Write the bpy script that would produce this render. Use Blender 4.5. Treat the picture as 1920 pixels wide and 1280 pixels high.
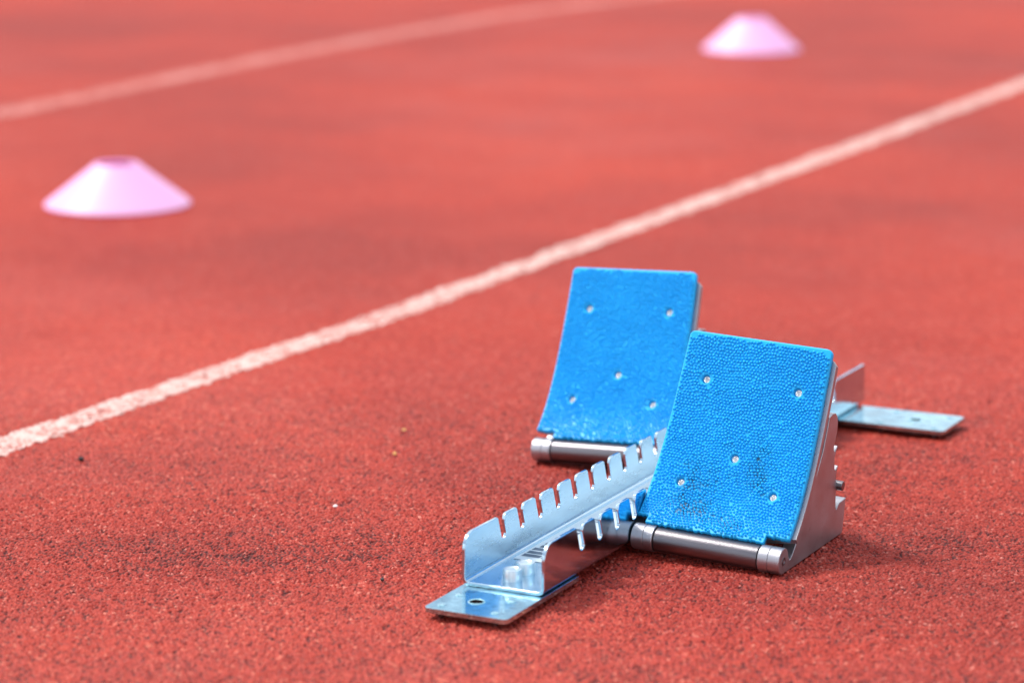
import bpy, bmesh, math
import numpy as np
from mathutils import Matrix, Vector
R = math.radians
D = bpy.data
for o in list(D.objects): D.objects.remove(o)
scene = bpy.context.scene
C = scene.collection

# ---------------------------------------------------------------- camera
CAM = Vector((0.769527, -1.556145, 0.532089)); HEAD = 26.94; PITCH = 12.162
cam_d = D.cameras.new('camera'); cam = D.objects.new('camera', cam_d); C.objects.link(cam)
cam.location = CAM; cam.rotation_euler = (R(90 - PITCH), 0, R(HEAD))
cam_d.sensor_width = 36; cam_d.lens = 97.872; cam_d.clip_start = .05; cam_d.clip_end = 2000
cam_d.dof.use_dof = True; cam_d.dof.focus_distance = 1.865; cam_d.dof.aperture_fstop = 5.0
scene.camera = cam
# ---------------------------------------------------------------- world, sun, exposure
SUN_EL, SUN_AZ = 58, 266          # azimuth clockwise from +Y of where the sun stands
w = D.worlds.new("World"); scene.world = w; w.use_nodes = True
nt = w.node_tree; nt.nodes.clear()
out = nt.nodes.new('ShaderNodeOutputWorld'); bg = nt.nodes.new('ShaderNodeBackground')
sky = nt.nodes.new('ShaderNodeTexSky'); sky.sky_type = 'NISHITA'; sky.sun_disc = False
sky.sun_elevation = R(SUN_EL); sky.sun_rotation = R(SUN_AZ); sky.dust_density = 2.0
tc = nt.nodes.new('ShaderNodeTexCoord'); mp = nt.nodes.new('ShaderNodeMapping')
mp.inputs['Scale'].default_value = (1, 1, 2.6)
nz = nt.nodes.new('ShaderNodeTexNoise'); nz.inputs['Scale'].default_value = 2.3; nz.inputs['Detail'].default_value = 6
cr = nt.nodes.new('ShaderNodeValToRGB'); cr.color_ramp.elements[0].position = .40; cr.color_ramp.elements[1].position = .60
mx = nt.nodes.new('ShaderNodeMix'); mx.data_type = 'RGBA'
mx.inputs[7].default_value = (11.5, 11.8, 12.4, 1)       # cloud
nt.links.new(tc.outputs['Generated'], mp.inputs[0]); nt.links.new(mp.outputs[0], nz.inputs['Vector'])
nt.links.new(nz.outputs['Fac'], cr.inputs[0]); nt.links.new(cr.outputs[0], mx.inputs[0])
nt.links.new(sky.outputs[0], mx.inputs[6]); nt.links.new(mx.outputs[2], bg.inputs[0])
bg.inputs[1].default_value = .085
nt.links.new(bg.outputs[0], out.inputs[0])
sd = D.lights.new('sun', 'SUN'); sun = D.objects.new('sun', sd); C.objects.link(sun)
sd.energy = 1.9; sd.angle = R(12); sd.color = (1, .955, .90)
az, el = R(SUN_AZ), R(SUN_EL)
sdir = Vector((math.sin(az) * math.cos(el), math.cos(az) * math.cos(el), math.sin(el)))
sun.rotation_euler = sdir.to_track_quat('Z', 'Y').to_euler()
scene.view_settings.view_transform = 'Standard'; scene.view_settings.look = 'None'
scene.view_settings.exposure = .88; scene.view_settings.gamma = 1
scene.render.engine = 'CYCLES'

# ---------------------------------------------------------------- helpers
def tag(o, label=None, cat=None, group=None, kind=None):
    if label: o['label'] = label
    if cat: o['category'] = cat
    if group: o['group'] = group
    if kind: o['kind'] = kind
    return o
def link(o, parent=None):
    C.objects.link(o)
    if parent: o.parent = parent
    return o
def obj(name, bm, mat, parent=None, smooth=False, bevel=0, seg=2, auto=False):
    me = D.meshes.new(name); bmesh.ops.recalc_face_normals(bm, faces=bm.faces); bm.to_mesh(me); bm.free()
    if smooth or auto:
        me.polygons.foreach_set('use_smooth', np.ones(len(me.polygons), bool)); me.set_sharp_from_angle(angle=R(32))
    me.materials.append(mat)
    o = D.objects.new(name, me); link(o, parent)
    if bevel:
        b = o.modifiers.new('edge', 'BEVEL'); b.width = bevel; b.segments = seg; b.limit_method = 'ANGLE'; b.angle_limit = R(38)
        b.harden_normals = auto
    return o
def npmesh(name, co, quads, mat, parent=None, smooth=True, tris=None):
    me = D.meshes.new(name); co = np.asarray(co, np.float32); quads = np.asarray(quads, np.int32)
    n = len(quads); k = quads.shape[1]
    me.vertices.add(len(co)); me.vertices.foreach_set('co', co.ravel())
    me.loops.add(n * k); me.loops.foreach_set('vertex_index', quads.ravel())
    me.polygons.add(n); me.polygons.foreach_set('loop_start', np.arange(0, n * k, k, dtype=np.int32))
    me.update(calc_edges=True); me.validate()
    if smooth: me.polygons.foreach_set('use_smooth', np.ones(len(me.polygons), bool))
    me.materials.append(mat); o = D.objects.new(name, me); link(o, parent); return o
def add_box(bm, x0, x1, y0, y1, z0, z1):
    v = [bm.verts.new((x, y, z)) for x in (x0, x1) for y in (y0, y1) for z in (z0, z1)]
    for f in ((0,1,3,2),(4,6,7,5),(0,4,5,1),(2,3,7,6),(0,2,6,4),(1,5,7,3)): bm.faces.new([v[i] for i in f])
def add_prism(bm, poly, axis, a, b):
    """poly: list of 2-D points; extruded along axis ('x': poly is y,z; 'z': poly is x,y)"""
    def P(p, t): return (t, p[0], p[1]) if axis == 'x' else (p[0], p[1], t)
    A = [bm.verts.new(P(p, a)) for p in poly]; B = [bm.verts.new(P(p, b)) for p in poly]
    bm.faces.new(A); bm.faces.new(B[::-1]); n = len(poly)
    for i in range(n): bm.faces.new((A[i], A[(i + 1) % n], B[(i + 1) % n], B[i]))
def add_cyl(bm, axis, c, r, a, b, n=32, r2=None):
    poly = [(c[0] + r * math.cos(2 * math.pi * i / n), c[1] + r * math.sin(2 * math.pi * i / n)) for i in range(n)]
    add_prism(bm, poly, axis, a, b)
def lathe(bm, prof, c=(0, 0, 0), n=48, cap=False):
    rings = []
    for r, z in prof:
        rings.append([bm.verts.new((c[0] + r * math.cos(2 * math.pi * i / n), c[1] + r * math.sin(2 * math.pi * i / n), c[2] + z)) for i in range(n)])
    for A, B in zip(rings[:-1], rings[1:]):
        for i in range(n): bm.faces.new((A[i], A[(i + 1) % n], B[(i + 1) % n], B[i]))
    if cap: bm.faces.new(rings[-1])

# numpy value noise
def hsh(ix, iy, s):
    h = (ix.astype(np.int64) * 374761393 + iy.astype(np.int64) * 668265263 + s * 974634777) & 0xffffffff
    h = ((h ^ (h >> 13)) * 1274126177) & 0xffffffff
    h = ((h ^ (h >> 16)) * 2246822519) & 0xffffffff
    return ((h ^ (h >> 15)) & 0xffffff).astype(np.float32) / 16777215.
def vnoise(x, y, s):
    ix = np.floor(x); iy = np.floor(y); fx = x - ix; fy = y - iy
    fx = fx * fx * (3 - 2 * fx); fy = fy * fy * (3 - 2 * fy)
    a = hsh(ix, iy, s); b = hsh(ix + 1, iy, s); c = hsh(ix, iy + 1, s); d = hsh(ix + 1, iy + 1, s)
    return (a + (b - a) * fx) * (1 - fy) + (c + (d - c) * fx) * fy
CELL = .0018
def grains(x, y):
    """height (m) of the rubber granule surface, top at about 0"""
    gx = np.floor(x / CELL); gy = np.floor(y / CELL)
    best = np.full(x.shape, -9., np.float32)
    for i in (-1, 0, 1):
        for j in (-1, 0, 1):
            cx, cy = gx + i, gy + j
            px = (cx + .1 + .8 * hsh(cx, cy, 1)) * CELL; py = (cy + .1 + .8 * hsh(cx, cy, 2)) * CELL
            an = hsh(cx, cy, 3) * 3.1416; el = .65 + .6 * hsh(cx, cy, 4)
            dx = (x - px); dy = (y - py); u = dx * np.cos(an) + dy * np.sin(an); v = -dx * np.sin(an) + dy * np.cos(an)
            h0 = -1.9 * hsh(cx, cy, 5) ** 1.7
            h = h0 - ((u * el) ** 2 + (v / el) ** 2) / (CELL * CELL) * 2.3
            best = np.maximum(best, h)
    big = (vnoise(x / .007, y / .007, 7) - .5) * .55 + (vnoise(x / .02, y / .02, 8) - .5) * .35 + (vnoise(x / .0012, y / .0012, 9) - .5) * .22
    return (np.maximum(best, -2.6) * .95 + big) * .001

# ---------------------------------------------------------------- materials
def mat(name):
    m = D.materials.new(name); m.use_nodes = True; n = m.node_tree; b = n.nodes['Principled BSDF']; return m, n, b
def N(n, t, **k):
    x = n.nodes.new(t)
    for a, v in k.items(): setattr(x, a, v)
    return x
def noise(n, scale, detail=4, coord='Object', rough=.5, stretch=None):
    t = N(n, 'ShaderNodeTexCoord'); z = N(n, 'ShaderNodeTexNoise'); z.inputs['Scale'].default_value = scale
    z.inputs['Detail'].default_value = detail; z.inputs['Roughness'].default_value = rough
    if stretch:
        m = N(n, 'ShaderNodeMapping'); m.inputs['Scale'].default_value = stretch
        n.links.new(t.outputs[coord], m.inputs[0]); n.links.new(m.outputs[0], z.inputs['Vector'])
    else: n.links.new(t.outputs[coord], z.inputs['Vector'])
    return z
def ramp(n, src, stops):
    r = N(n, 'ShaderNodeValToRGB'); e = r.color_ramp.elements
    e[0].position, e[0].color = stops[0][0], (*stops[0][1], 1); e[1].position, e[1].color = stops[-1][0], (*stops[-1][1], 1)
    for p, c in stops[1:-1]:
        k = e.new(p); k.color = (*c, 1)
    n.links.new(src, r.inputs[0]); return r
def mixc(n, fac, a, b, mode='MIX'):
    m = N(n, 'ShaderNodeMix', data_type='RGBA', blend_type=mode)
    for s, v in ((0, fac), (6, a), (7, b)):
        if isinstance(v, (int, float)): m.inputs[s].default_value = v
        elif isinstance(v, tuple): m.inputs[s].default_value = (*v, 1)
        else: n.links.new(v, m.inputs[s])
    return m.outputs[2]
def bump(n, b, src, dist, strength=1.):
    k = N(n, 'ShaderNodeBump'); k.inputs['Distance'].default_value = dist; k.inputs['Strength'].default_value = strength
    n.links.new(src, k.inputs['Height']); n.links.new(k.outputs[0], b.inputs['Normal']); return k

def track_material(name, near):
    m, n, b = mat(name)
    t = N(n, 'ShaderNodeTexCoord')
    v = N(n, 'ShaderNodeTexVoronoi'); v.inputs['Scale'].default_value = 520; n.links.new(t.outputs['Object'], v.inputs['Vector'])
    gr = ramp(n, v.outputs['Color'], [(.10, (.10, .009, .007)), (.26, (.30, .024, .014)), (.62, (.375, .037, .021)), (.80, (.42, .050, .030)), (.95, (.58, .18, .13))])
    lo = noise(n, 1.5, 3, rough=.5); lc = ramp(n, lo.outputs['Fac'], [(.34, (.78, .84, .94)), (.50, (1, 1, 1)), (.64, (1.14, 1.13, .98))])
    c = mixc(n, 1., gr.outputs[0], lc.outputs[0], 'MULTIPLY')
    md = noise(n, 7, 3, rough=.5); mc = ramp(n, md.outputs['Fac'], [(.3, (.93, .92, .94)), (.5, (1, 1, 1)), (.7, (1.04, 1.06, 1.05))])
    c = mixc(n, 1., c, mc.outputs[0], 'MULTIPLY')
    # pale dusty worn patches
    du = noise(n, 1.3, 6, rough=.65); dr = ramp(n, du.outputs['Fac'], [(.50, (0, 0, 0)), (.70, (.22, .22, .22))])
    c = mixc(n, dr.outputs[0], c, (.40, .125, .115))
    fa = N(n, 'ShaderNodeAttribute', attribute_name='far')
    if near:
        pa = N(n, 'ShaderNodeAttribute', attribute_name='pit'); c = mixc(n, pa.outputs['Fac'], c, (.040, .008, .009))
    n.links.new(c, b.inputs['Base Color'])
    b.inputs['Roughness'].default_value = .62
    sf = N(n, 'ShaderNodeMapRange'); sf.inputs['To Min'].default_value = .24; sf.inputs['To Max'].default_value = .08
    n.links.new(fa.outputs['Fac'], sf.inputs['Value']); n.links.new(sf.outputs[0], b.inputs['Specular IOR Level'])
    g = noise(n, 420, 3)
    k = bump(n, b, g.outputs['Fac'], .0012, .9)
    st = N(n, 'ShaderNodeMath', operation='MULTIPLY'); n.links.new(fa.outputs['Fac'], st.inputs[0]); st.inputs[1].default_value = .9
    n.links.new(st.outputs[0], k.inputs['Strength'])
    return m
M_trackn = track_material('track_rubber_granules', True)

m, n, b = mat('line_paint'); M_line = m
lo = noise(n, 330, 3); l2 = noise(n, 60, 4)
mxv = N(n, 'ShaderNodeMath', operation='ADD'); n.links.new(lo.outputs['Fac'], mxv.inputs[0]); n.links.new(l2.outputs['Fac'], mxv.inputs[1])
rr = ramp(n, mxv.outputs[0], [(.80 , (.50, .16, .13)), (.93, (.56, .29, .245)), (1.10, (.66, .46, .41))])
n.links.new(rr.outputs[0], b.inputs['Base Color']); b.inputs['Roughness'].default_value = .7
m, n, b = mat('faded_line_paint'); M_line2 = m
lo = noise(n, 9, 5); rr = ramp(n, lo.outputs['Fac'], [(.3, (.44, .11, .085)), (.7, (.52, .20, .17))])
n.links.new(rr.outputs[0], b.inputs['Base Color']); b.inputs['Roughness'].default_value = .7

def metal(name, col, rough, bs=0, bd=0, rvar=.08, stretch=None, metallic=1., spots=None, sp=(.60, .72), var=(.86, 1.06)):
    m, n, b = mat(name); b.inputs['Metallic'].default_value = metallic
    z = noise(n, 45, 6, stretch=stretch, rough=.65)
    c = ramp(n, z.outputs['Fac'], [(.3, tuple(x * var[0] for x in col)), (.7, tuple(min(1, x * var[1]) for x in col))])
    cc = c.outputs[0]
    if spots:
        s = noise(n, 160, 5, rough=.7); sr = ramp(n, s.outputs['Fac'], [(sp[0], (0, 0, 0)), (sp[1], (1, 1, 1))]); cc = mixc(n, sr.outputs[0], cc, spots)
    n.links.new(cc, b.inputs['Base Color'])
    mr = N(n, 'ShaderNodeMapRange'); mr.inputs['To Min'].default_value = rough - rvar; mr.inputs['To Max'].default_value = rough + rvar
    mr.inputs['From Min'].default_value = .3; mr.inputs['From Max'].default_value = .7
    n.links.new(z.outputs['Fac'], mr.inputs['Value']); n.links.new(mr.outputs[0], b.inputs['Roughness'])
    if bs:
        g = noise(n, bs, 3); bump(n, b, g.outputs['Fac'], bd, 1.)
    return m
M_zinc = metal('zinc_plated_steel', (.50, .66, .78), .15, 30, .0002, .05)
M_inner = metal('brushed_zinc_steel', (.58, .80, .92), .30, 30, .0002, .09, stretch=(1, .35, 1.6), spots=(.20, .26, .30), sp=(.70, .76))
M_plate = metal('polished_zinc_plate', (.46, .74, .84), .12, 22, .0002, .06, spots=(.14, .26, .32), sp=(.58, .70), var=(.60, 1.25))
M_cast = metal('cast_aluminium', (.43, .43, .46), .43, 2600, .00008, .05, spots=(.30, .29, .29))
M_tube = metal('turned_aluminium', (.19, .18, .195), .36, 900, .00010, .08, stretch=(.25, 4, 4), spots=(.20, .18, .18))
M_screw = metal('screw_steel', (.80, .80, .78), .2)
M_bolt = metal('rivet_steel', (.62, .72, .78), .38)
m, n, b = mat('scale_print'); M_print = m
b.inputs['Base Color'].default_value = (.045, .07, .12, 1); b.inputs['Roughness'].default_value = .35
m, n, b = mat('scale_sticker'); M_stick = m
b.inputs['Base Color'].default_value = (.74, .80, .84, 1); b.inputs['Roughness'].default_value = .3; b.inputs['Metallic'].default_value = .5

def pad_material(name):
    m, n, b = mat(name)
    a = N(n, 'ShaderNodeAttribute', attribute_name='dirt')
    z = noise(n, 25, 4); c = ramp(n, z.outputs['Fac'], [(.3, (.008, .40, .84)), (.7, (.012, .46, .90))])
    cc = mixc(n, a.outputs['Fac'], c.outputs[0], (.006, .020, .045))
    n.links.new(cc, b.inputs['Base Color']); b.inputs['Roughness'].default_value = .42
    b.inputs['Specular IOR Level'].default_value = .28
    g = noise(n, 1500, 2); bump(n, b, g.outputs['Fac'], .00008, .6)
    return m
M_pad = pad_material('blue_rubber')
m, n, b = mat('pink_plastic'); M_cone = m
b.inputs['Base Color'].default_value = (.98, .60, .92, 1); b.inputs['Roughness'].default_value = .45
tr = N(n, 'ShaderNodeBsdfTranslucent'); tr.inputs[0].default_value = (.99, .36, .78, 1); ms = N(n, 'ShaderNodeMixShader'); ms.inputs[0].default_value = .28
n.links.new(b.outputs[0], ms.inputs[1]); n.links.new(tr.outputs[0], ms.inputs[2]); n.links.new(ms.outputs[0], n.nodes['Material Output'].inputs[0])
b.inputs['Subsurface Weight'].default_value = .0
m, n, b = mat('black_stone'); M_peb = m
b.inputs['Base Color'].default_value = (.02, .02, .02, 1); b.inputs['Roughness'].default_value = .7
m, n, b = mat('yellow_chip'); M_yel = m
b.inputs['Base Color'].default_value = (.62, .36, .10, 1); b.inputs['Roughness'].default_value = .6
m, n, b = mat('white_chip'); M_whi = m
b.inputs['Base Color'].default_value = (.85, .82, .78, 1); b.inputs['Roughness'].default_value = .5

# ---------------------------------------------------------------- track: one sheet, fine granules where the lens is sharp
hx, hy = -math.sin(R(HEAD)), math.cos(R(HEAD)); rx, ry = hy, -hx
def track_sheet():
    NU, NV = 1420, 1150
    V0, V1 = 1.36, 2.50
    vv = np.linspace(V0, V1, 4000); den = .45 + 1.3 * np.exp(-((vv - 1.80) / .16) ** 2); cd = np.cumsum(den); cd = (cd - cd[0]) / (cd[-1] - cd[0])
    v = np.interp(np.linspace(0, 1, NV), cd, vv); u = np.linspace(-.235, .235, NU)
    U, V = np.meshgrid(u, v); lat = U * V
    X = CAM.x + hx * V + rx * lat; Y = CAM.y + hy * V + ry * lat
    H = grains(X, Y)
    e = np.minimum(np.minimum(np.arange(NU), NU - 1 - np.arange(NU))[None, :] / 145., np.minimum(np.arange(NV), NV - 1 - np.arange(NV))[:, None] / 60.)
    e = np.clip(e, 0, 1); e = e * e * (3 - 2 * e); e2 = np.clip((V1 - V) / .40, 0, 1); e = e * (e2 * e2 * (3 - 2 * e2)); H = H * e - .0007 * (1 - e)
    co = np.stack([X, Y, H], -1).reshape(-1, 3)
    idx = np.arange(NU * NV).reshape(NV, NU)
    q = np.stack([idx[:-1, :-1], idx[:-1, 1:], idx[1:, 1:], idx[1:, :-1]], -1).reshape(-1, 4)
    # surrounding ground: border loop joined to a far rectangle
    far = []
    B = 400.
    corners = [(-B, -B), (B, -B), (B, B), (-B, B)]
    base = len(co)
    # far corners expressed in camera heading frame to match patch corners order: near-left, near-right, far-right, far-left
    fc = [(CAM.x + hx * a + rx * l, CAM.y + hy * a + ry * l, -.0007) for a, l in ((-B, -B), (-B, B), (B, B), (B, -B))]
    co = np.vstack([co, np.array(fc)])
    me_q = q.tolist()
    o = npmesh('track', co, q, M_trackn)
    lv = np.percentile(H, (7, 27)); dark_noise = vnoise(X / .11 + 3, Y / .05, 61) * .6 + vnoise(X / .04, Y / .03, 62) * .4
    dark_bands = sum(np.exp(-((((X - a) * rx + (Y - b2) * ry) / .11) ** 2) - (((X - a) * hx + (Y - b2) * hy) / .035) ** 2) for a, b2 in ((-.216, -.045), (-.165, .012), (-.30, -.06), (.245, .22)))
    off = np.clip((dark_noise - .46) * 3.0, 0, 1) * .00022 + np.clip(dark_bands, 0, 1) * (.00018 + .0004 * vnoise(X / .02, Y / .012, 63))  # raises, in noise patches and fixed bands, the height below which grains are darker
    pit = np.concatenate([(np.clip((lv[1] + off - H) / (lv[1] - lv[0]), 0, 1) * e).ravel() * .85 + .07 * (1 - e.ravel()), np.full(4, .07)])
    fr = np.concatenate([1 - e.ravel(), np.ones(4)]); at2 = o.data.attributes.new('far', 'FLOAT', 'POINT'); at2.data.foreach_set('value', fr.astype(np.float32))
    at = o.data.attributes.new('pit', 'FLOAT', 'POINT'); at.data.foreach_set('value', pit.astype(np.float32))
    # outer ring as fans of triangles built through bmesh-free polygons in a second pass
    return co, idx, fc, o
co, idx, fc, track = track_sheet()
# add the surrounding ground to the same mesh
bm = bmesh.new()
NVv, NUu = idx.shape
def bp(i): return tuple(float(a) for a in co[i])
sides = [(idx[0, :], fc[0], fc[1]), (idx[:, -1], fc[1], fc[2]), (idx[-1, ::-1], fc[2], fc[3]), (idx[::-1, 0], fc[3], fc[0])]
for line, a, b_ in sides:
    P = [bm.verts.new(bp(i)) for i in line[::1]]
    A = bm.verts.new(a); Bv = bm.verts.new(b_)
    bm.faces.new([A] + [Bv] + P[::-1])
me2 = D.meshes.new('ring'); bm.to_mesh(me2); bm.free()
bm = bmesh.new(); bm.from_mesh(track.data)
nf = len(bm.faces); bm.from_mesh(me2); bm.faces.ensure_lookup_table()
fl = bm.verts.layers.float.get('far'); pl = bm.verts.layers.float.get('pit')
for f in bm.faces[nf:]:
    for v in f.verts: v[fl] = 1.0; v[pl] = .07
bmesh.ops.delete(bm, geom=[v for v in bm.verts if not v.link_faces], context='VERTS')
bm.to_mesh(track.data); bm.free(); D.meshes.remove(me2)
tag(track, kind='structure')

# ---------------------------------------------------------------- lane lines (painted on the rubber)
def poly_at(P, y):
    return np.interp(y, [p[1] for p in P], [p[0] for p in P])
def lane_line(name, P, halfw, y0, y1, step, m, rag, label):
    ys = np.arange(y0, y1, step); us = np.arange(-halfw - .004, halfw + .004, step)
    Uu, Yy = np.meshgrid(us, ys); Xx = poly_at(P, Yy) + Uu
    H = grains(Xx, Yy) + .0005
    co = np.stack([Xx, Yy, H], -1).reshape(-1, 3); NV, NU = Xx.shape
    idx = np.arange(NU * NV).reshape(NV, NU)
    q = np.stack([idx[:-1, :-1], idx[:-1, 1:], idx[1:, 1:], idx[1:, :-1]], -1)
    uc = (Uu[:-1, :-1] + step / 2); xc = Xx[:-1, :-1]; yc = Yy[:-1, :-1]
    edge = halfw + (vnoise(xc / .006, yc / .006, 21) - .5) * rag + (vnoise(xc / .025, yc / .025, 22) - .5) * rag * .8
    wear = vnoise(xc / .0020, yc / .0020, 23) * .75 + vnoise(xc / .02, yc / .02, 24) * .25
    keep = (np.abs(uc) < edge) & (wear > .27)
    o = npmesh(name, co, q[keep], m)
    tag(o, label=label, kind='structure'); return o
near_line = [(-.534, -.6), (-.529, -.1), (-.527, .115), (-.523, .337), (-.512, .576), (-.508, .772), (-.507, 1.135), (-.504, 1.72), (-.506, 2.73), (-.51, 5)]
lane_line('lane_line', near_line, .0172, -.3, 4.3, .0016, M_line, .006, 'white lane line passing closest behind the starting block')
far_line = [(-1.728, .9), (-1.736, 1.72), (-1.744, 2.0), (-1.757, 2.2), (-1.768, 2.58), (-1.772, 3.0), (-1.757, 3.4), (-1.73, 3.6), (-1.66, 4.0), (-1.5, 4.6), (-1.2, 5.3)]
lane_line('lane_line', far_line, .028, 1.0, 5.2, .003, M_line2, .008, 'faded lane line farthest from the starting block')

# ---------------------------------------------------------------- training cones
def cone(x, y, rz, label, h=.049):
    bm = bmesh.new(); r0, rt, t = .0855, .0260, .0022
    prof = [(r0 - .004, 0), (r0, .0004), (r0, .0018), (r0 - .0016, .0034), (rt + .003, h - .003), (rt, h), (rt - .0022, h - .0002),
            (rt - .0026, h - .003), (r0 - .005, .0025), (r0 - .005, .0)]
    lathe(bm, prof, n=72)
    # close the shell at the bottom
    o = obj('training_cone', bm, M_cone, smooth=True)
    o.location = (x, y, 0); o.rotation_euler = (0, 0, rz)
    tag(o, label, 'cone', 'pink training cones on the track'); return o
cone(-1.109, 1.117, 0, 'pink training cone on the red track nearer the camera, at the left')
cone(-1.080, 3.015, 1, 'pink training cone farther away, near the top edge between the two lane lines', .055)

# ---------------------------------------------------------------- starting block
block = D.objects.new('starting_block', None); C.objects.link(block); block.empty_display_size = .05
tag(block, 'metal starting block with two blue pedals standing on the red track', 'starting block')

P_ = .027; XO, XI = .0294, .0270; ZB, ZF, ZT = .0075, .0100, .0407; YA, YB = -.0548, .530; RB = .005
def flange_outline():
    pts = [(YB, ZB + RB), (YB, ZT - .0015), (YB - .0015, ZT)]
    hw = .0036; zc = .0239 + hw                        # slot half-width, centre of the round bottom
    lean = .0048 / (ZT - zc)
    for i in range(17, -1, -1):
        y = i * P_
        # right (far) wall comes first because we run towards -y; wide chamfer there
        def yy(z, s): return y + s * hw - (z - zc) * lean
        ch = .0044
        pts += [(yy(ZT, 1) + ch + .0012, ZT), (yy(ZT, 1) + ch - .0010, ZT - .0009), (yy(ZT - ch, 1) + .0008, ZT - ch + .0012), (yy(ZT - ch - .001, 1), ZT - ch - .001)]
        for k in range(0, 9):
            a = -math.pi * k / 8
            pts.append((y + hw * math.cos(a), zc + hw * math.sin(a)))
        pts += [(yy(ZT - .0011, -1), ZT - .0011), (yy(ZT, -1) - .0005, ZT - .0003), (yy(ZT, -1) - .0011, ZT)]
    rr = .0115
    for k in range(0, 9):
        a = math.pi / 2 + math.pi / 2 * k / 8
        pts.append((YA + rr + rr * math.cos(a), ZT - rr + rr * math.sin(a)))
    pts.append((YA, ZB + RB))
    return pts
bm = bmesh.new(); outl = flange_outline()
add_prism(bm, outl, 'x', XI, XO); add_prism(bm, outl, 'x', -XO, -XI)
# floor and bends
sec = [];
for k in range(0, 7):
    a = -math.pi / 2 * k / 6; sec.append((XO - RB + RB * math.cos(a), ZB + RB + RB * math.sin(a)))
sec2 = [(-x, z) for x, z in sec[::-1]]
ri = RB - (XO - XI)
inn = []
for k in range(0, 7):
    a = -math.pi / 2 * k / 6; inn.append((XO - RB + ri * math.cos(a), ZB + RB + ri * math.sin(a)))
outer = sec + sec2; inner = inn + [(-x, z) for x, z in inn[::-1]]
def ring(y): return [bm.verts.new((x, y, z)) for x, z in outer], [bm.verts.new((x, y, z)) for x, z in inner]
oa, ia = ring(YA); ob, ib = ring(YB)
for k in range(len(outer) - 1):
    bm.faces.new((oa[k], oa[k + 1], ob[k + 1], ob[k])); bm.faces.new((ia[k + 1], ia[k], ib[k], ib[k + 1]))
    bm.faces.new((oa[k + 1], oa[k], ia[k], ia[k + 1])); bm.faces.new((ob[k], ob[k + 1], ib[k + 1], ib[k]))
bmesh.ops.remove_doubles(bm, verts=bm.verts, dist=1e-6)
# drop the doubled interior faces where flange and bend meet
dead = [f for f in bm.faces if all(abs(v.co.z - (ZB + RB)) < 1e-6 for v in f.verts)]
bmesh.ops.delete(bm, geom=dead, context='FACES_ONLY')
bmesh.ops.recalc_face_normals(bm, faces=bm.faces)
for f in bm.faces:
    c_ = f.calc_center_median(); nn_ = f.normal
    if (abs(abs(c_.x) - XI) < 1e-5 and abs(nn_.x) > .9) or (abs(c_.z - ZF) < 1e-4 and abs(nn_.z) > .9): f.material_index = 1
rail = obj('rail', bm, M_zinc, block, bevel=.0006, seg=2, auto=True); rail.data.materials.append(M_inner)

# printed scale on the rail floor
bm = bmesh.new(); zt = ZF + .00025
add_prism(bm, [(-.0225, .004), (.0215, .004), (.0215, .50), (-.0225, .50)], 'z', ZF + .0001, zt)
stick = obj('scale_strip', bm, M_stick, rail)
bm = bmesh.new(); y = .0115; k = 0; rs = np.random.RandomState(4)
def sheet(x0, x1, y0, y1, z): 
    v = [bm.verts.new(p) for p in ((x0, y0, z), (x1, y0, z), (x1, y1, z), (x0, y1, z))]; bm.faces.new(v)
while y < .49:
    if y < .034: sheet(-.0205, -.0075, y, y + .0058, zt + .0001); sheet(-.0065, .006, y, y + .0058, zt + .0001)
    elif y < .085: sheet(-.0185, -.0085, y, y + .0052, zt + .0001)
    else:
        if k % 2: sheet(-.0175, -.0175 + .004 + .005 * rs.rand(), y, y + .0022, zt + .0001)
        sheet(-.0125, -.009, y + .003, y + .0052, zt + .0001)
    y += .0076; k += 1
pr = obj('scale_marks', bm, M_print, rail)
for (x, y) in ((-.0018, -.0375), (-.0010, -.0205)):
    bm = bmesh.new()
    lathe(bm, [(.0063, 0), (.0063, .0066), (.0058, .0074), (.0046, .0076), (.0040, .0070), (.0008, .0068)], (x, y, ZF - .0002), n=36, cap=True)
    obj('rivet', bm, M_bolt, rail, smooth=True, bevel=0)

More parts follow.
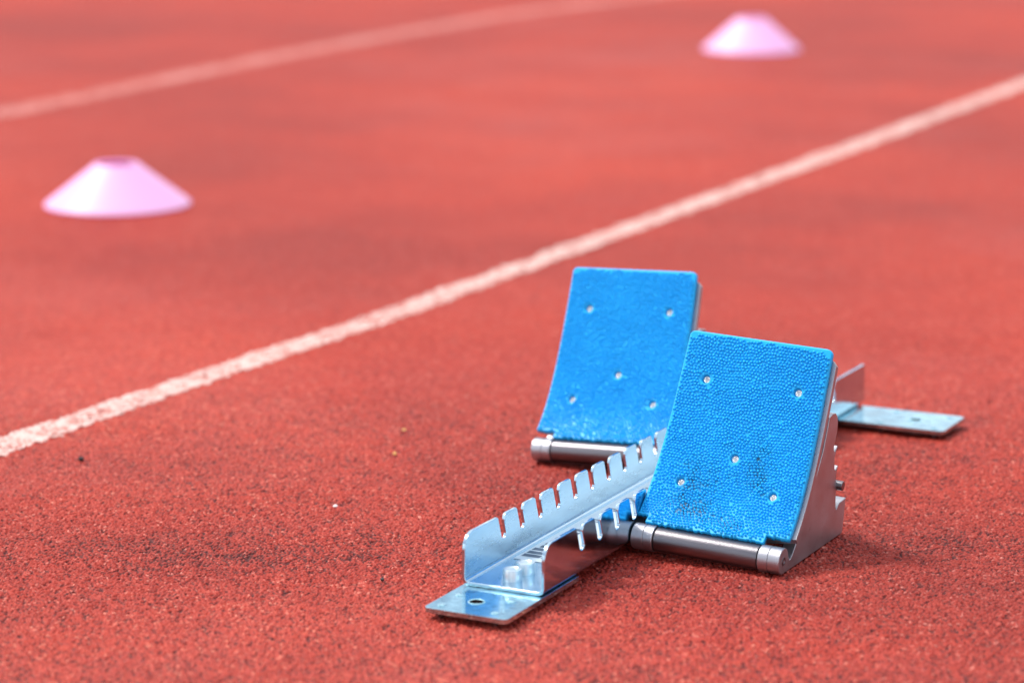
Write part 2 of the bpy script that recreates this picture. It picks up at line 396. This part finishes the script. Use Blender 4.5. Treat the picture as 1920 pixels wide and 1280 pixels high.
def rounded_rect(x0, x1, y0, y1, r, n=6):
    pts = []
    for cx, cy, a0 in ((x1 - r, y1 - r, 0), (x0 + r, y1 - r, 90), (x0 + r, y0 + r, 180), (x1 - r, y0 + r, 270)):
        for k in range(n + 1):
            a = R(a0 + 90 * k / n); pts.append((cx + r * math.cos(a), cy + r * math.sin(a)))
    return pts
def end_plate(name, x0, x1, y0, y1, hole, bolts, label):
    bm = bmesh.new(); pts = rounded_rect(x0, x1, y0, y1, .0035)
    z0, z1 = .0041, .0073
    cs = hole
    # top and bottom with round holes (triangulated fill), then walls
    rings = {}
    for z in (z0, z1):
        vo = [bm.verts.new((p[0], p[1], z)) for p in pts]; eo = [bm.edges.new((vo[i], vo[(i + 1) % len(vo)])) for i in range(len(vo))]
        hs = []
        for (hxx, hyy, hr) in cs:
            vh = [bm.verts.new((hxx + hr * math.cos(2 * math.pi * i / 24), hyy + hr * math.sin(2 * math.pi * i / 24), z)) for i in range(24)]
            eo += [bm.edges.new((vh[i], vh[(i + 1) % 24])) for i in range(24)]; hs.append(vh)
        bmesh.ops.triangle_fill(bm, use_beauty=True, use_dissolve=False, edges=eo)
        rings[z] = [vo] + hs
    for A, B in zip(rings[z0], rings[z1]):
        for i in range(len(A)): bm.faces.new((A[i], A[(i + 1) % len(A)], B[(i + 1) % len(A)], B[i]))
    o = obj(name, bm, M_plate, block, bevel=.0011, seg=3); o['label'] = label
    for (bx, by) in bolts:
        bm = bmesh.new(); lathe(bm, [(.0027, 0), (.0025, .0005), (.0016, .0009), (.0006, .0011)], (bx, by, z1 - .0001), n=20, cap=True)
        lathe(bm, [(.0028, 0), (.0024, -.003), (.0006, -.008)], (bx, by, z0 + .0001), n=12, cap=True)
        obj('spike', bm, M_plate, o, smooth=True)
    for (hxx, hyy, hr) in cs:
        bm = bmesh.new(); lathe(bm, [(hr - .0002, -.003), (hr - .0002, .0001), (hr + .0003, .0004), (hr + .0008, .0003), (hr + .0010, 0.00005)], (hxx, hyy, z1), n=32)
        obj('hole_rim', bm, M_plate, o, smooth=True)
    return o
end_plate('end_plate', -.0290, .0290, -.1065, -.0015, [(-.0045, -.082, .0046)], [(-.0205, -.0745), (-.0205, -.0985), (.0165, -.0975), (.0150, -.0725)],
          'narrow front end plate, as wide as the rail')
end_plate('end_plate', -.1160, .1160, .4705, .5245, [(.084, .4975, .0046), (-.084, .4975, .0046)],
          [(sx * x, y) for sx in (1, -1) for x, y in ((.062, .517), (.106, .517), (.062, .478), (.106, .478))], 'wide rear cross plate')

# ---- foot pedals
PH0, PH1, LP, PB, PZ, WP, TAPER = 37.6, 67.2, .1337, .0048, .0230, .1058, -.0545
TS = np.linspace(-.012, LP + .002, 400)
_ang = np.radians(PH1 - (PH1 - PH0) * np.exp(-np.maximum(TS, 0) / (LP * .3)))
_dt = TS[1] - TS[0]; _b = np.cumsum(np.cos(_ang)) * _dt; _z = np.cumsum(np.sin(_ang)) * _dt
_b -= np.interp(0, TS, _b); _z -= np.interp(0, TS, _z)
def curve(t):
    return np.interp(t, TS, _b) + PB, np.interp(t, TS, _z) + PZ, np.interp(t, TS, _ang)
def surf(s, t, h):
    """s across, t along the pad, h outwards along the front normal"""
    b, z, a = curve(t); b = b - np.sin(a) * h; z = z + np.cos(a) * h
    return np.stack([s, b, z], -1)
HOLES = [(-.0333, .1016), (.0333, .1016), (0, .0507), (-.0333, .0288), (.0333, .0288)]
def width(t): return WP / 2 * (1 + TAPER * (t - LP / 2) / LP)

def make_pad(parent, mirror, seed):
    rs = np.random.RandomState(seed)
    st = .00045; TAB = .0068; r = .0038
    # outline columns: normalised u in [-1,1]
    NT = int((LP + TAB) / st); NS = int(WP / st)
    t = np.linspace(-TAB, LP, NT); u = np.linspace(-1, 1, NS)
    U, T = np.meshgrid(u, t)
    W = width(T)
    d = np.clip(T - (LP - r), 0, r); W = W - (r - np.sqrt(np.maximum(r * r - d * d, 0)))
    S = U * W
    # tab of the lower edge: inner side notch 6 mm, outer side 14 mm
    inner, outerw = .0062, .0145
    sgn = -1 if mirror else 1
    lo = -WP / 2 + (inner if sgn > 0 else outerw); hi = WP / 2 - (outerw if sgn > 0 else inner)
    lo_t = -WP / 2 * 1.02
    H = np.zeros_like(S)
    HR, dl = .0032, .00028
    for (hs, ht) in HOLES:
        dx = S - hs; dy = T - ht; rho = np.hypot(dx, dy) + 1e-9
        near = (rho > HR - dl) & (rho < HR + dl * 1.4)
        k = np.where(near, HR / rho, 1); S = hs + dx * k; T = ht + dy * k
        inr = (rho > HR - dl * 3) & (rho <= HR - dl); k = np.where(inr, HR * .96 / rho, 1)
        S = np.where(inr, hs + dx * k, S); T = np.where(inr, ht + dy * k, T)
        H = np.where(rho <= HR - dl, -.0026, H)
        rim = (rho > HR + dl * 1.4) & (rho < HR + .0012); H = np.where(rim, .0001, H)
    # soft rounded border
    em = np.minimum(np.minimum(W - np.abs(S), LP - T), T + TAB); H = H - .0007 * np.clip(1 - em / .0011, 0, 1) ** 2
    rag = (vnoise(S / .0016 + 50, T * 0 + seed, 31) - .5) * .0012
    keepv = (T > 0 - rag * .5) | ((S > lo) & (S < hi))
    keepv &= T > -TAB + rag + .0007
    TH = .0040
    co_f = surf(S, T, H).reshape(-1, 3); co_b = surf(S, T, np.full_like(S, -TH)).reshape(-1, 3)
    n = NS * NT; idx = np.arange(n).reshape(NT, NS)
    kq = keepv[:-1, :-1] & keepv[1:, :-1] & keepv[:-1, 1:] & keepv[1:, 1:]
    q = np.stack([idx[:-1, :-1], idx[:-1, 1:], idx[1:, 1:], idx[1:, :-1]], -1)
    qf = q[kq]; qb = q[kq][:, ::-1] + n
    # boundary walls
    e = np.concatenate([qf[:, [0, 1]], qf[:, [1, 2]], qf[:, [2, 3]], qf[:, [3, 0]]])
    key = np.sort(e, 1); kk = key[:, 0].astype(np.int64) * (n + 1) + key[:, 1]
    _, inv_, cnt = np.unique(kk, return_inverse=True, return_counts=True); be = e[cnt[inv_] == 1]
    qw = np.stack([be[:, 1], be[:, 0], be[:, 0] + n, be[:, 1] + n], -1)
    co = [np.vstack([co_f, co_b])]; qs = [np.vstack([qf, qb, qw])]
    # ---- knobs: relaxed points
    sp = .00240; pts = []
    rows = int((LP + TAB) / (sp * .866))
    for j in range(rows):
        tt = -TAB + .0014 + j * sp * .866
        ss = np.arange(-WP / 2, WP / 2, sp) + (sp / 2 if j % 2 else 0); pts.append(np.stack([ss, np.full_like(ss, tt)], -1))
    pts = np.vstack(pts); pts += rs.normal(0, .00055, pts.shape)
    pts[:, 1] += .0011 * np.sin(pts[:, 0] * 210 + 6 * vnoise(pts[:, 0] * 60 + 9, pts[:, 1] * 60, 5))
    def cellrep(P):
        # repulsion using a bucket grid
        g = np.floor(P / .0025).astype(int); g -= g.min(0); Wd = g[:, 0].max() + 3; key = (g[:, 1] + 1) * Wd + g[:, 0] + 1
        order = np.argsort(key, kind='stable'); ks = key[order]; F = np.zeros_like(P)
        for dy in (-1, 0, 1):
            for dx in (-1, 0, 1):
                tgt = key + dy * Wd + dx; a = np.searchsorted(ks, tgt, 'left'); b2 = np.searchsorted(ks, tgt, 'right')
                for m_ in range(4):
                    ok = a + m_ < b2; j = order[np.minimum(a + m_, len(P) - 1)]; dv = P - P[j]; dd = np.hypot(dv[:, 0], dv[:, 1])
                    f = np.where(ok & (dd > 1e-7) & (dd < .00245), (.00245 - dd) / np.maximum(dd, 1e-6) * .32, 0); F += dv * f[:, None]
        return P + F
    for _ in range(9): pts = cellrep(pts)
    ws = width(pts[:, 1]) - .0017
    # knobs pushed against the border form a row along it
    pts[:, 0] = np.where((np.abs(pts[:, 0]) > ws) & (np.abs(pts[:, 0]) < ws + .0009), np.sign(pts[:, 0]) * ws, pts[:, 0])
    ok = (np.abs(pts[:, 0]) <= ws + 1e-6) & (pts[:, 1] < LP - .0017) & (pts[:, 1] > -TAB + .0019)
    ok &= (pts[:, 1] > .0013) | ((pts[:, 0] > lo + .0012) & (pts[:, 0] < hi - .0012))
    ok &= ~((np.abs(pts[:, 0]) > width(LP) - .005) & (pts[:, 1] > LP - .0045))
    for (hs, ht) in HOLES: ok &= np.hypot(pts[:, 0] - hs, pts[:, 1] - ht) > HR + .0012
    ok &= rs.rand(len(pts)) > .003
    pts = pts[ok]; Np = len(pts)
    nl, nr = 10, 5
    rad = .00099 * (1 + rs.normal(0, .07, Np)); hgt = .00145 * (1 + rs.normal(0, .10, Np))
    wearz = np.exp(-(((pts[:, 0] + .012) / .03) ** 2 + ((pts[:, 1] - .005) / .012) ** 2)); hgt *= 1 - .12 * wearz * rs.rand(Np)
    ph = np.linspace(0, math.pi / 2, nr + 1)[:-1]
    tilt = rs.normal(0, .12, (Np, 2))
    loc_s = []; 
    for p in ph:
        for k in range(nl):
            a = 2 * math.pi * k / nl; rrr = rad * math.cos(p) * (1.0 if p > 0 else 1.08); hh = hgt * math.sin(p) - (.0001 if p == 0 else 0)
            loc_s.append(np.stack([pts[:, 0] + rrr * math.cos(a) + tilt[:, 0] * hh, pts[:, 1] + rrr * math.sin(a) + tilt[:, 1] * hh, hh], -1))
    loc_s.append(np.stack([pts[:, 0] + tilt[:, 0] * hgt, pts[:, 1] + tilt[:, 1] * hgt, hgt], -1))
    L_ = np.stack(loc_s, 1); nv = L_.shape[1]
    kc = surf(L_[..., 0].ravel(), L_[..., 1].ravel(), L_[..., 2].ravel())
    off = len(co[0]); fq = []
    for i in range(nr - 1):
        for k in range(nl): fq.append((i * nl + k, i * nl + (k + 1) % nl, (i + 1) * nl + (k + 1) % nl, (i + 1) * nl + k))
    fq = np.array(fq)
    ft = np.array([((nr - 1) * nl + k, (nr - 1) * nl + (k + 1) % nl, nv - 1) for k in range(nl)])
    base = off + np.arange(Np)[:, None, None] * nv
    Q = (base + fq[None]).reshape(-1, 4); T3 = (base + ft[None]).reshape(-1, 3)
    co = np.vstack([co[0], kc]); Q = np.vstack([qs[0], Q])
    # unused grid vertices removed
    used = np.zeros(len(co), bool); used[Q.ravel()] = 1; used[T3.ravel()] = 1; new = np.cumsum(used) - 1
    co2 = co[used]; Q = new[Q]; T3 = new[T3]
    me = D.meshes.new('pad'); nq, n3 = len(Q), len(T3)
    me.vertices.add(len(co2)); me.vertices.foreach_set('co', co2.astype(np.float32).ravel())
    me.loops.add(nq * 4 + n3 * 3); me.loops.foreach_set('vertex_index', np.concatenate([Q.ravel(), T3.ravel()]).astype(np.int32))
    me.polygons.add(nq + n3); me.polygons.foreach_set('loop_start', np.concatenate([np.arange(nq) * 4, nq * 4 + np.arange(n3) * 3]).astype(np.int32))
    me.update(calc_edges=True)
    sm = np.ones(nq + n3, bool); me.polygons.foreach_set('use_smooth', sm)
    # dirt rubbed into the hollows
    allS = np.concatenate([S.ravel(), S.ravel(), L_[..., 0].ravel()])[used]; allT = np.concatenate([T.ravel(), T.ravel(), L_[..., 1].ravel()])[used]
    allH = np.concatenate([H.ravel(), H.ravel(), L_[..., 2].ravel()])[used]
    z = np.zeros_like(allS)
    blobs = [(.018, .050, .014, .020, .62), (.023, .036, .010, .014, .62), (-.018, .032, .017, .016, .72), (-.022, .012, .018, .012, .80), (-.004, .008, .032, .011, .60), (-.030, .040, .010, .016, .5), (.002, .042, .02, .01, .30), (.012, .000, .010, .007, .7),
             (-.006, .064, .012, .006, .35), (.010, .058, .02, .008, .30)]
    if mirror: blobs = [(-.022, .052, .012, .012, .45), (.022, .030, .008, .016, .45), (-.018, .004, .01, .006, .5), (.0, .04, .02, .01, .25)]
    for bs_, bt, ss_, st_, am in blobs: z = z + am * np.exp(-((allS - bs_) / ss_) ** 2 - ((allT - bt) / st_) ** 2)
    nn = vnoise(allS / .0009, allT / .0009, 41) * .55 + vnoise(allS / .0035, allT / .0035, 42) * .45
    z = np.clip((z * .63 + nn - .86) * 2.1, 0, 1) * np.clip(1 - allH / .00055, 0.0, 1) * .85
    at = me.attributes.new('dirt', 'FLOAT', 'POINT'); at.data.foreach_set('value', z.astype(np.float32))
    me.materials.append(M_pad); o = D.objects.new('pad', me); link(o, parent)
    return o

WALL = [(0, .3), (109.6, .3), (112.7, 24.8), (100, 24.0), (95.0, 20.6), (93.2, 22.5), (92.4, 30.9), (92.2, 33.6), (94.2, 34.6), (95.4, 37.2), (94.2, 40.2), (91.2, 41.2), (90.6, 46),
        (93.2, 52.3), (88.6, 50.0), (87.0, 51.0), (86.2, 54.4), (85.6, 59), (90.4, 66.8), (84.8, 63.9), (83.4, 65), (83.1, 67.3), (87.4, 76.7), (88.0, 83), (86.6, 87.6), (83.0, 90.9), (77, 91.9), (71.2, 90.4),
        (69.0, 84), (62.8, 69.3), (53.0, 55.2), (42.5, 42.8), (26.6, 21.1), (16, 9.6), (12.5, 7.2), (10.2, 7.6), (8.6, 10.6)]
def make_pedal(frame_o, yaw, roll, mirror, seed, label, padlabel):
    sg = -1 if mirror else 1
    a = R(yaw); r = R(roll)
    ex = Vector((math.cos(a) * math.cos(r), math.sin(a) * math.cos(r), -math.sin(r)))
    ez = Vector((math.cos(a) * math.sin(r), math.sin(a) * math.sin(r), math.cos(r))); ey = ez.cross(ex)
    Mx = Matrix(((ex.x, ey.x, ez.x, frame_o[0]), (ex.y, ey.y, ez.y, frame_o[1]), (ex.z, ey.z, ez.z, frame_o[2]), (0, 0, 0, 1)))
    WT = .0532; RT = .0089
    # cast bracket: two side walls with notched backs, hinge knuckles, cross web
    bm = bmesh.new(); poly = [(x / 1000, z / 1000) for x, z in WALL]
    arc = [(RT * math.cos(R(d)), .0089 + RT * math.sin(R(d))) for d in (30, 50, 70, 90, 110, 130, 150, 170, 190, 210, 230, 250)]
    poly = poly + arc
    add_prism(bm, poly, 'x', WT - .0085, WT); add_prism(bm, poly, 'x', -WT, -WT + .0085)
    for s in (-1, 1):
        x0, x1 = sorted((s * (WT - .0155), s * (WT - .0084)))
        add_cyl(bm, 'x', (0, .0089), RT, x0, x1, 36)
    add_box(bm, -WT + .0084, WT - .0084, .066, .103, .0012, .0075)
    add_box(bm, -WT + .0084, WT - .0084, .070, .0745, .0074, .072)
    br = obj('foot_pedal', bm, M_cast, block, bevel=.0006, seg=2, auto=True); br.matrix_local = Mx; br['label'] = label
    # hinged back plate and its barrel
    bm = bmesh.new(); ns, nt_ = 14, 40
    tt = np.linspace(-.0035, LP - .0065, nt_); grid = {}
    for side, h in ((0, -.0042), (1, -.0088)):
        for j, t_ in enumerate(tt):
            hw = width(t_) + .0020
            d = max(0, t_ - (LP - .0065 - .003)); hw -= .003 - math.sqrt(max(.003 ** 2 - d * d, 0))
            for i in range(ns + 1):
                s_ = hw * (-1 + 2 * i / ns) + .0010; 
                if t_ < .0: s_ = max(-.037, min(.037, s_))
                p = surf(np.array(s_), np.array(t_), np.array(h)); grid[side, i, j] = bm.verts.new([float(q) for q in p])
    for j in range(nt_ - 1):
        for i in range(ns):
            for sd_ in (0, 1):
                try: bm.faces.new((grid[sd_, i, j], grid[sd_, i + 1, j], grid[sd_, i + 1, j + 1], grid[sd_, i, j + 1]))
                except ValueError: pass
        for i in (0, ns): bm.faces.new((grid[0, i, j], grid[0, i, j + 1], grid[1, i, j + 1], grid[1, i, j]))
    for i in range(ns):
        for j in (0, nt_ - 1): bm.faces.new((grid[0, i, j], grid[0, i + 1, j], grid[1, i + 1, j], grid[1, i, j]))
    bmesh.ops.remove_doubles(bm, verts=bm.verts, dist=1e-6)
    # ribs on its back
    for x in (-.030, 0, .030):
        pr_ = []
        for t_ in np.linspace(.008, LP - .02, 12):
            p = surf(np.array(0.), np.array(t_), np.array(-.0086)); pr_.append((float(p[1]), float(p[2])))
        pk = []
        for t_ in np.linspace(LP - .02, .008, 12):
            f = math.sin(math.pi * (t_ - .008) / (LP - .028)); p = surf(np.array(0.), np.array(t_), np.array(-.0090 - .006 * max(f, 0))); pk.append((float(p[1]), float(p[2])))
        add_prism(bm, pr_ + pk, 'x', x - .0018, x + .0018)
    obj('back_plate', bm, M_cast, br, bevel=.0011, seg=3, auto=True)
    bm = bmesh.new()
    add_cyl(bm, 'x', (0, .0089), .0083, -.0369, .0369, 40)
    add_prism(bm, [(-.002, .0155), (.004, .0185), (.012, .0245), (.014, .0205), (.006, .0125)], 'x', -.0362, .0362)
    obj('hinge_barrel', bm, M_tube, br, bevel=.0004, auto=True)
    # ring spacers in the knuckle gaps and the dimpled axle ends
    for s in (-1, 1):
        bm = bmesh.new(); x0, x1 = sorted((s * .0360, s * .0385)); add_cyl(bm, 'x', (0, .0089), .0064, x0, x1, 24)
        obj('spacer', bm, M_tube, br)
        bm = bmesh.new()
        def circ(r_): return [(r_ * math.cos(2 * math.pi * i / 20), .0089 + r_ * math.sin(2 * math.pi * i / 20)) for i in range(20)]
        R_ = [[bm.verts.new((x_, *p)) for p in circ(r_)] for r_, x_ in ((.0028, s * (WT - .0004)), (.0028, s * (WT + .0004)), (.0017, s * (WT + .0004)), (.0013, s * (WT - .0010)))]
        for va, vb in zip(R_[:-1], R_[1:]):
            for i in range(20): bm.faces.new((va[i], va[(i + 1) % 20], vb[(i + 1) % 20], vb[i]))
        bm.faces.new(R_[-1])
        obj('axle_end', bm, M_tube, br)
    # support bar lying in the notches
    bm = bmesh.new(); add_cyl(bm, 'x', (.0962, .0374), .0033, -WT - .0035, WT + .0035, 24)
    obj('support_bar', bm, M_tube, br, bevel=.0005, auto=True)
    # mounting hooks reaching into the rail slots
    bm = bmesh.new()
    x0, x1 = sorted((-sg * (WT - .001), -sg * (WT + .012)))
    yl = .0827 if not mirror else .0795
    add_cyl(bm, 'x', (yl, .0262 - .002), .0026, x0, x1, 20)
    obj('mounting_pin', bm, M_screw, br, bevel=.0004)
    p = make_pad(br, mirror, seed); p['label'] = padlabel
    # screws
    for i, (hs, ht) in enumerate(HOLES):
        bm = bmesh.new(); nr, na = 9, 32; rings = []; rr_ = [.0027, .00265, .0024, .0021, .0018, .0014, .0010, .0006, .0002]
        rot = i * .7 + (1.1 if mirror else 0)
        for k, q in enumerate(rr_):
            ringv = []
            for j in range(na):
                an = 2 * math.pi * j / na; lx, ly = q * math.cos(an), q * math.sin(an)
                h = .0009 * math.sqrt(max(0, 1 - (q / .0031) ** 2)) if k else -.0003
                cx_ = lx * math.cos(rot) + ly * math.sin(rot); cy_ = -lx * math.sin(rot) + ly * math.cos(rot)
                if q < .0016 and (abs(cx_) < .00034 or abs(cy_) < .00034): h -= .0007
                ringv.append(bm.verts.new([float(v) for v in surf(np.array(hs + lx), np.array(ht + ly), np.array(-.0024 + h))]))
            rings.append(ringv)
        for A_, B_ in zip(rings[:-1], rings[1:]):
            for j in range(na): bm.faces.new((A_[j], A_[(j + 1) % na], B_[(j + 1) % na], B_[j]))
        bm.faces.new(rings[-1])
        obj('screw', bm, M_screw, br)
    return br
make_pedal((.0829, .0812, .0020), -.28, 2.12, False, 3, 'nearer right-hand pedal, sharp and largest in view', 'blue studded rubber pad with dark scuffs low down')
make_pedal((-.0857, .2716, .0027), .07, -2.68, True, 5, 'rear left-hand pedal beyond the rail', 'blue studded rubber pad, out of focus, faint scuffs')

# ---------------------------------------------------------------- crumbs on the track
def crumb(name, x, y, r, m, label, seed):
    rs = np.random.RandomState(seed); bm = bmesh.new(); bmesh.ops.create_icosphere(bm, subdivisions=2, radius=r)
    ph = rs.rand(3) * 6
    for v in bm.verts:
        d = v.co / r; k = 1 + .22 * math.sin(3 * d.x + ph[0]) * math.sin(2.3 * d.y + ph[1]) + .12 * math.sin(5 * d.z + ph[2]); v.co *= k; v.co.z *= .7
    o = obj(name, bm, m, smooth=True); o.location = (x, y, r * .55); tag(o, label, name); return o
crumb('pebble', -.447, .117, .0022, M_peb, 'tiny black pebble on the track just in front of the white lane line', 1)
crumb('yellow_crumb', -.243, .239, .0017, M_yel, 'tiny yellow crumb on the track left of the rear pedal, the nearer of two', 2)
crumb('white_chip', -.208, .090, .0016, M_whi, 'tiny white chip on the track left of the rail slots', 3)
crumb('pebble', -.0906, -.0493, .0015, M_peb, 'tiny black pebble on the track left of the front end plate', 4)
crumb('yellow_crumb', -.2736, .3085, .0015, M_yel, 'tiny yellow crumb on the track left of the rear pedal, the farther of two', 5)
